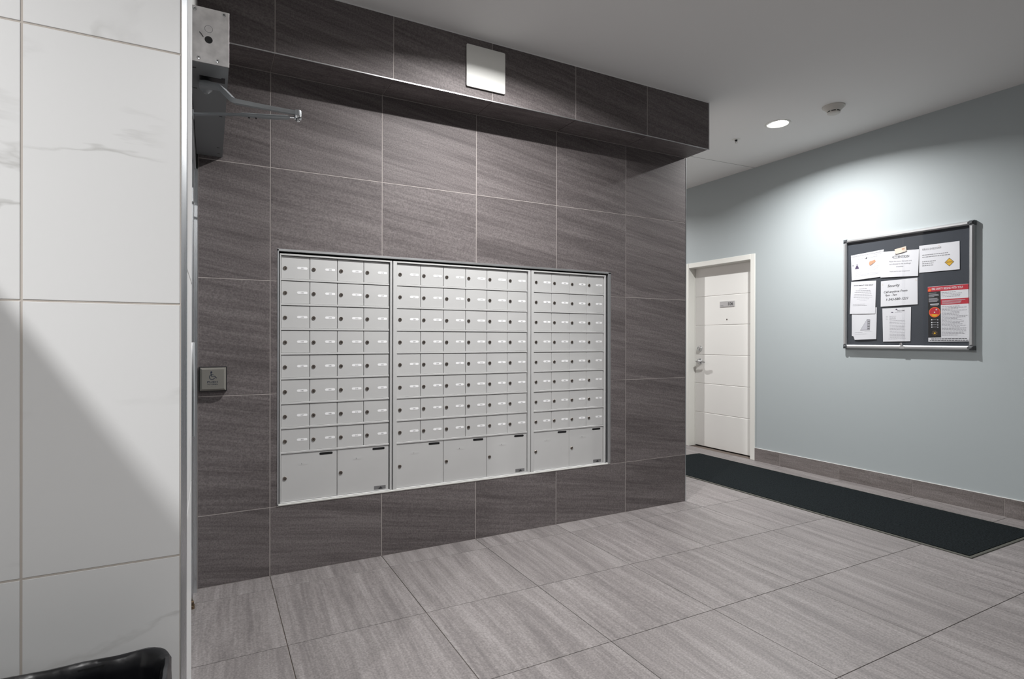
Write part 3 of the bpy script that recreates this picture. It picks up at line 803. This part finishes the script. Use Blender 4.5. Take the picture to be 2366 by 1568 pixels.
def sheet(name, label, corners, W, H, bulge, lift=.0165, m='paper', draw=None, grp='papers behind the noticeboard glass', cut=None, mats=None):
    """corners: (y, z) of top-left, top-right, bottom-right, bottom-left as seen"""
    tl, tr_, br, bl = [Vector(q) for q in corners]
    def fr(a, b, c):
        s, q = a / W, b / H
        p = (bl * (1 - s) + br * s) * (1 - q) + (tl * (1 - s) + tr_ * s) * q
        bend = bulge * ((1 - q) ** 2 * .7 + .6 * math.sin(math.pi * s) * (1 - q))
        return Vector((XR - lift - bend - c, p.x, p.y))
    o = fr(W / 2, H / 2, 0)
    mb = MB(fr); nx = ny = 8
    P, Fc = [], []
    for c in (0, .0004):
        for j in range(ny + 1):
            for i in range(nx + 1):
                a, b = W * i / nx, H * j / ny
                if cut and i == 0 and j == 0: a, b = cut
                P.append((a, b, c))
    k = (nx + 1) * (ny + 1)
    for j in range(ny):
        for i in range(nx):
            q = j * (nx + 1) + i
            Fc += [(q, q + nx + 1, q + nx + 2, q + 1), (k + q, k + q + 1, k + q + nx + 2, k + q + nx + 1)]
    rim = [i for i in range(nx + 1)] + [j * (nx + 1) + nx for j in range(1, ny + 1)] + [ny * (nx + 1) + i for i in range(nx - 1, -1, -1)] + [j * (nx + 1) for j in range(ny - 1, 0, -1)]
    for i in range(len(rim)):
        x, y = rim[i], rim[(i + 1) % len(rim)]
        Fc.append((x, y, k + y, k + x))
    mb.add(P, Fc)
    ob = tag(mb.build(name, m, None, o), label, 'paper', grp)
    if draw:
        mk = MB(fr); draw(mk)
        mk.build('print', mats or ['black_ink', 'print_grey', 'print_pale'], ob, o)
    return ob
C1 = .0009
def lines(mk, a0, a1, bt, step, n, m=1, h=.0022, jag=.15, al='l'):
    for k in range(n):
        w = (a1 - a0) * (1 - jag * random.random())
        s = a0 if al == 'l' else (a0 + a1 - w) / 2
        b = bt - step * k
        x = s
        while x < s + w - .002:                  # broken into word-long dashes
            e = min(x + random.uniform(.008, .020), s + w)
            mk.add([(x, b, C1), (e, b, C1), (e, b + h, C1), (x, b + h, C1)], [(0, 1, 2, 3)], m)
            x = e + .003
LW, LH = .28, .215
def d_trash(k):
    k.add([(0, .198, C1), (.28, .198, C1), (.28, .201, C1), (0, .201, C1)], [(0, 1, 2, 3)], 1)
    for a in (.03, .25): k.add([(a + .003 * math.cos(i * .785), .207 + .003 * math.sin(i * .785), C1) for i in range(8)], [tuple(range(8))], 0)
    lines(k, .20, .27, .186, .006, 1, 1); lines(k, .06, .23, .170, .008, 1, 1)
    k.add([(.128, .165, C1 + .0003), (.142, .165, C1 + .0003), (.139, .182, C1 + .0003)], [(0, 1, 2)], 0)
    lines(k, .155, .215, .155, .006, 1, 2)
    for p in ([(.16, .122), (.166, .105), (.178, .107), (.22, .128), (.212, .145), (.165, .138)],):
        k.add([(*q, C1) for q in p], [tuple(range(len(p)))], 3)
    k.add([(.166, .105, C1 + .0002), (.178, .107, C1 + .0002), (.22, .128, C1 + .0002), (.214, .124, C1 + .0002), (.178, .102, C1 + .0002)], [(0, 1, 2, 3, 4)], 4)
    p = [(.033, .092), (.072, .092), (.064, .112), (.055, .124), (.060, .132), (.047, .132), (.051, .124), (.042, .112)]
    k.add([(*q, C1) for q in p], [tuple(range(len(p)))], 5)
    k.add([(.012, .121, C1), (.020, .121, C1), (.020, .129, C1), (.012, .129, C1)], [(0, 1, 2, 3)], 0)
    lines(k, .01, .04, .145, .006, 1, 2); lines(k, .025, .11, .080, .009, 4, 2); lines(k, .155, .26, .092, .009, 4, 2)
    lines(k, .015, .265, .040, .010, 2, 2); lines(k, .015, .10, .012, .010, 1, 2)
sheet('notice_sheet', 'tilted notice with pictures of a garbage bag and a cardboard box',
      [(-.246, 2.008), (-.524, 2.026), (-.507, 1.797), (-.256, 1.786)], LW, LH, .004, draw=d_trash,
      mats=['black_ink', 'print_grey', 'print_pale', 'cardboard', 'purple', 'purple'])
def d_att(k):
    k.text('ATTENTION', .143, .158, C1, .0165, 0, 'c')
    k.add([(.085, .153, C1), (.202, .153, C1), (.202, .1548, C1), (.085, .1548, C1)], [(0, 1, 2, 3)], 0)
    for i, s in enumerate(('Please be aware that pets are', "not allowed in the building's", 'amenities')):
        k.text(s, .143, .124 - .022 * i, C1, .0105, 1, 'c', .98)
    k.text('Thank you for your cooperation', .143, .042, C1, .0082, 1, 'c', 1.0)
sheet('notice_sheet', 'ATTENTION notice about pets hanging under a manila tag',
      [(-.518, 2.006), (-.793, 1.990), (-.788, 1.777), (-.500, 1.790)], LW, LH, .004, lift=.0178, draw=d_att)
def d_hello(k):
    k.text('HELLO EVERYONE', .022, .178, C1, .0115, 1, 'l')
    k.add([(.022, .1745, C1), (.15, .1745, C1), (.15, .1757, C1), (.022, .1757, C1)], [(0, 1, 2, 3)], 1)
    lines(k, .022, .222, .134, .016, 2, 1, .0058, .1); lines(k, .022, .135, .082, .016, 3, 1, .0058, .3)
    d = [(.180, .0625), (.212, .030), (.244, .0625), (.212, .095)]
    k.add([(*q, C1) for q in d], [(0, 1, 2, 3)], 0)
    k.add([(.212 + (q[0] - .212) * .88, .0625 + (q[1] - .0625) * .88, C1 + .0002) for q in d], [(0, 1, 2, 3)], 3)
    k.text('CAUTION', .212, .0590, C1 + .0004, .0085, 0, 'c', .85)
    k.add([(.137, .198, C1), (.146, .193, C1), (.148, .195, C1), (.139, .2, C1)], [(0, 1, 2, 3)], 4)
sheet('notice_sheet', 'HELLO EVERYONE notice with a yellow caution diamond',
      [(-.794, 2.016), (-1.071, 2.014), (-1.073, 1.799), (-.795, 1.800)], LW, LH, .002, draw=d_hello,
      mats=['black_ink', 'ink', 'print_grey', 'yellow', 'cardboard'])
PW, PHh = .215, .28
def d_rent(k):
    k.text('APARTMENT FOR RENT', .108, .240, C1, .0098, 0, 'c', 1.12)
    lines(k, .07, .145, .214, .01, 1, 1, .003, .1, 'c'); lines(k, .035, .18, .198, .014, 2, 1, .0035, .12, 'c')
    lines(k, .026, .19, .168, .014, 3, 1, .0028, .1, 'c'); lines(k, .04, .18, .126, .014, 1, 1, .0028, .3, 'c')
    lines(k, .08, .14, .112, .01, 1, 2, .0028, .1, 'c'); lines(k, .024, .17, .082, .012, 2, 1, .0026, .3)
sheet('notice_sheet', 'creased APARTMENT FOR RENT notice covering the sheet below it',
      [(-.250, 1.776), (-.463, 1.768), (-.456, 1.487), (-.239, 1.492)], PW, PHh, .0045, lift=.0172, draw=d_rent)
def d_sec(k):
    k.text('Security', .052, .160, C1, .021, 0, 'l', .95, .22)
    k.text('Call anytime From', .022, .112, C1, .0175, 0, 'l', .98, .22)
    k.text('9pm - 7am', .035, .085, C1, .0155, 0, 'l', .95, .22)
    k.text('1-343-580-1221', .038, .047, C1, .0185, 0, 'l', 1.02, .22)
    for a, b in ((.012, .186), (.012, .176), (.262, .196), (.268, .190)):
        k.add([(a, b, C1), (a + .006, b + .002, C1), (a + .006, b + .006, C1), (a, b + .005, C1)], [(0, 1, 2, 3)], 3)
sheet('notice_sheet', 'handwritten Security call anytime note on white paper',
      [(-.501, 1.758), (-.782, 1.763), (-.785, 1.549), (-.501, 1.543)], LW, LH, .003, draw=d_sec,
      mats=['black_ink', 'print_grey', 'print_pale', 'manila'])
def d_map(k):
    p = [(.075, .080), (.160, .080), (.162, .175), (.134, .178)]
    k.add([(*q, C1) for q in p], [(0, 1, 2, 3)], 1)
    k.add([(.080, .084, C1 + .0002), (.138, .084, C1 + .0002), (.138, .172, C1 + .0002), (.133, .172, C1 + .0002)], [(0, 1, 2, 3)], 2)
    for b in range(12): k.add([(.141, .086 + b * .007, C1 + .0003), (.158, .086 + b * .007, C1 + .0003), (.158, .089 + b * .007, C1 + .0003), (.141, .089 + b * .007, C1 + .0003)], [(0, 1, 2, 3)], 0 if b % 3 == 1 else 2)
    lines(k, .03, .10, .062, .01, 1, 1); lines(k, .115, .18, .068, .01, 1, 2); lines(k, .03, .14, .048, .01, 1, 2)
sheet('notice_sheet', 'white sheet with a grey triangular site plan and a clipped corner',
      [(-.255, 1.545), (-.468, 1.540), (-.466, 1.269), (-.258, 1.262)], PW, PHh, .006, draw=d_map, cut=(.016, .030))
def d_let(k):
    k.text('WELCOME', .140, .250, C1, .0085, 0, 'c')
    k.add([(.10, .265, C1), (.116, .262, C1), (.114, .27, C1), (.105, .272, C1)], [(0, 1, 2, 3)], 3)
    k.add([(.068, .240, C1), (.086, .240, C1), (.08, .247, C1), (.07, .248, C1)], [(0, 1, 2, 3)], 3)
    lines(k, .096, .150, .240, .01, 1, 1, .002)
    for b in (.210, .199, .188): lines(k, .028, .042, b, .01, 1, 1); lines(k, .054, .11, b, .01, 1, 0 if b < .19 else 1)
    lines(k, .055, .175, .172, .0125, 12, 1, .0024, .04); lines(k, .045, .182, .020, .012, 1, 1, .0024, .02)
sheet('notice_sheet', 'typed letter on white paper under the handwritten Security note',
      [(-.513, 1.527), (-.735, 1.529), (-.732, 1.252), (-.521, 1.248)], PW, PHh, .003, draw=d_let,
      mats=['black_ink', 'print_grey', 'print_pale', 'purple'])
def d_fire(k):
    def R(a0, a1, b0, b1, m, e=0): k.add([(a0, b0, C1 + e), (a1, b0, C1 + e), (a1, b1, C1 + e), (a0, b1, C1 + e)], [(0, 1, 2, 3)], m)
    R(0, .276, .392, .43, 3); R(0, .090, .032, .392, 4)
    k.text('FIRE SAFETY BEGINS WITH YOU!', .028, .4035, C1 + .0003, .0165, 5, 'l', .62)
    p = [(.001, .405), (.008, .394), (.020, .396), (.026, .407), (.016, .420), (.008, .414)]
    k.add([(*q, C1 + .0003) for q in p], [tuple(range(6))], 6)
    R(.090, .276, .284, .328, 3)
    for b in (.315, .307, .299, .291): R(.098, .098 + random.uniform(.12, .17), b, b + .003, 7, .0003)
    lines(k, .096, .24, .378, .011, 4, 1, .0032, .35)
    lines(k, .096, .268, .268, .0105, 22, 1, .0034, .42)
    R(0, .276, 0, .030, 5, .0001)
    lines2 = ((.020, .262, .018), (.010, .272, .006))
    for a0, a1, b in lines2:
        x = a0
        while x < a1 - .004:
            e = min(x + random.uniform(.01, .024), a1); R(x, e, b, b + .006, 0, .0004); x = e + .003
    for b, w in ((.378, .055), (.366, .07), (.358, .072), (.350, .04), (.336, .062), (.328, .07), (.320, .068), (.312, .06)): R(.006, .006 + w, b, b + .005, 1, .0003)
    R(.016, .078, .290, .2965, 5, .0003); R(.018, .07, .281, .284, 1, .0003)
    def disc(a, b, r, m, e, n=24, a0=0, a1=360): k.add([(a + r * math.cos(math.radians(a0 + (a1 - a0) * i / n)), b + r * math.sin(math.radians(a0 + (a1 - a0) * i / n)), C1 + e) for i in range(n)], [tuple(range(n))], m)
    disc(.047, .230, .040, 6, .0003); disc(.047, .230, .036, 3, .0005)
    disc(.047, .230, .035, 6, .0007, 16, 200, 340); disc(.047, .216, .020, 8, .0009, 12, 180, 360); disc(.060, .250, .006, 7, .0009, 10); disc(.047, .230, .005, 5, .0010, 10)
    for b in (.172, .150, .132, .114):
        disc(.026, b, .005, 5, .0003, 10); disc(.068, b - .002, .0045, 7, .0003, 10); R(.034, .060, b - .001, b + .002, 1, .0003)
    for i in range(7):
        a = i * 2 * math.pi / 7 + .45
        disc(.046 + .015 * math.cos(a), .066 + .015 * math.sin(a), .006, 9, .0003, 8)
    disc(.046, .066, .007, 8, .0004, 8)
sheet('fire_safety_poster', 'red and black FIRE SAFETY BEGINS WITH YOU poster',
      [(-.856, 1.682), (-1.129, 1.685), (-1.135, 1.253), (-.862, 1.249)], .276, .432, .001, draw=d_fire,
      mats=['black_ink', 'print_grey', 'print_pale', 'red', 'poster_black', 'paper', 'orange', 'print_pale', 'yellow', 'rust'])
def d_tag(k):
    k.add([(.056, .022, C1), (.078, .022, C1), (.078, .034, C1), (.056, .034, C1)], [(0, 1, 2, 3)], 0)
    k.add([(.004, .002, C1), (.086, .001, C1), (.086, .006, C1), (.004, .008, C1)], [(0, 1, 2, 3)], 1)
sheet('folded_tag', 'folded manila tag stuck on the top edge of the ATTENTION notice',
      [(-.611, 2.014), (-.698, 2.028), (-.704, 1.986), (-.615, 1.970)], .09, .045, .004, lift=.0200, m='manila', draw=d_tag, grp=None,
      mats=['cardboard', 'ink'])

# ================================================================== ON THE FLOOR
t = thing('floor_mat', 'long black carpet runner with rubber edging along the hall wall', 'mat', (4.32, -0.17, 0))
MX0, MX1, MY0, MY1 = 3.885, 4.785, -1.630, 1.290
mb = MB(FF)
bw = .020
for a in ((MX0, MX0 + bw, MY0, MY1), (MX1 - bw, MX1, MY0, MY1), (MX0 + bw, MX1 - bw, MY0, MY0 + bw), (MX0 + bw, MX1 - bw, MY1 - bw, MY1)):
    mb.box(*a, 0.0003, .0055, ch=.002)
mb.build('edging', 'rubber', t)
mb = MB(FF)
nx, ny = 60, 190
P = [(MX0 + bw + (MX1 - MX0 - 2 * bw) * i / nx, MY0 + bw + (MY1 - MY0 - 2 * bw) * j / ny, .0085 + random.uniform(-.0008, .0008)) for j in range(ny + 1) for i in range(nx + 1)]
mb.add(P, [(j * (nx + 1) + i, j * (nx + 1) + i + 1, (j + 1) * (nx + 1) + i + 1, (j + 1) * (nx + 1) + i) for j in range(ny) for i in range(nx)])
mb.box(MX0 + bw, MX1 - bw, MY0 + bw, MY1 - bw, .0003, .0070)
mb.build('pile', 'carpet', t)

# trash bin lined with a black bag
t = thing('trash_bin', 'black bag-lined trash bin against the white marble wall', 'trash bin', (-0.345, -1.92, 0))
BC = (-0.346, -1.925)
def ring(hw, hd, z, n=112, r=.055, wob=0.0, seed=0, zw=0.0):
    """rounded rectangle loop with crinkles"""
    p = []
    base_ = rrect(-hw, hw, -hd, hd, min(r, hd * .9), 7)
    L = [0]
    for i in range(len(base_)):
        a, b = base_[i], base_[(i + 1) % len(base_)]
        L.append(L[-1] + math.hypot(b[0] - a[0], b[1] - a[1]))
    for k in range(n):
        s = L[-1] * k / n; i = max(j for j in range(len(base_)) if L[j] <= s)
        a, b = base_[i], base_[(i + 1) % len(base_)]
        u = (s - L[i]) / max(1e-9, L[i + 1] - L[i])
        x, y = a[0] + (b[0] - a[0]) * u, a[1] + (b[1] - a[1]) * u
        w = wob * (math.sin(k * .93 + seed) * .5 + math.sin(k * 2.31 + seed * 1.7) * .35 + math.sin(k * .37 + seed * .6) * .6)
        q = 1 + w / max(.05, math.hypot(x, y))
        p.append((BC[0] + x * q, BC[1] + y * q, z + zw * math.sin(k * .71 + seed) * .6 + zw * math.sin(k * .23 + 1 + seed)))
    return p
def loft(rings, m=0, closed=False):
    mb = MB(); n = len(rings[0])
    pts = [q for r_ in rings for q in r_]
    fs = [(k * n + i, k * n + (i + 1) % n, (k + 1) * n + (i + 1) % n, (k + 1) * n + i) for k in range(len(rings) - 1) for i in range(n)]
    if closed: fs += [tuple(range(n - 1, -1, -1))]
    return mb.add(pts, fs)
HW, HD = .268, .165
mb = loft([ring(HW - .05, HD - .04, 0.002), ring(HW - .05, HD - .04, .015), ring(HW - .006, HD - .006, .560), ring(HW - .012, HD - .012, .560), ring(HW - .055, HD - .045, .02)], closed=True)
mb.build('bin_body', 'bin', t, smooth=40)
rs = [ring(HW + .004, HD + .003, .415, wob=.007, seed=1, zw=.010), ring(HW + .003, HD + .002, .465, wob=.005, seed=1.4), ring(HW + .003, HD + .002, .535, wob=.003, seed=2),
      ring(HW + .004, HD + .003, .563, wob=.002, seed=2.2), ring(HW + .001, HD, .571, wob=.0015, seed=2.4, zw=.0015), ring(HW - .006, HD - .006, .572, wob=.0015, seed=2.6, zw=.0015),
      ring(HW - .012, HD - .012, .565, wob=.002, seed=2.9), ring(HW - .018, HD - .018, .540, wob=.005, seed=3.3), ring(HW - .028, HD - .026, .45, wob=.009, seed=3.9),
      ring(HW - .045, HD - .04, .33, wob=.014, seed=4.6), ring(HW - .07, HD - .06, .20, wob=.018, seed=5.3), ring(HW - .15, HD - .11, .14, wob=.012, seed=6)]
mb = loft(rs)
n = len(rs[0]); mb.f.append([(len(rs) - 1) * n + i for i in range(n)]); mb.m.append(0)
mb.build('bag_liner', 'bag', t, smooth=50)
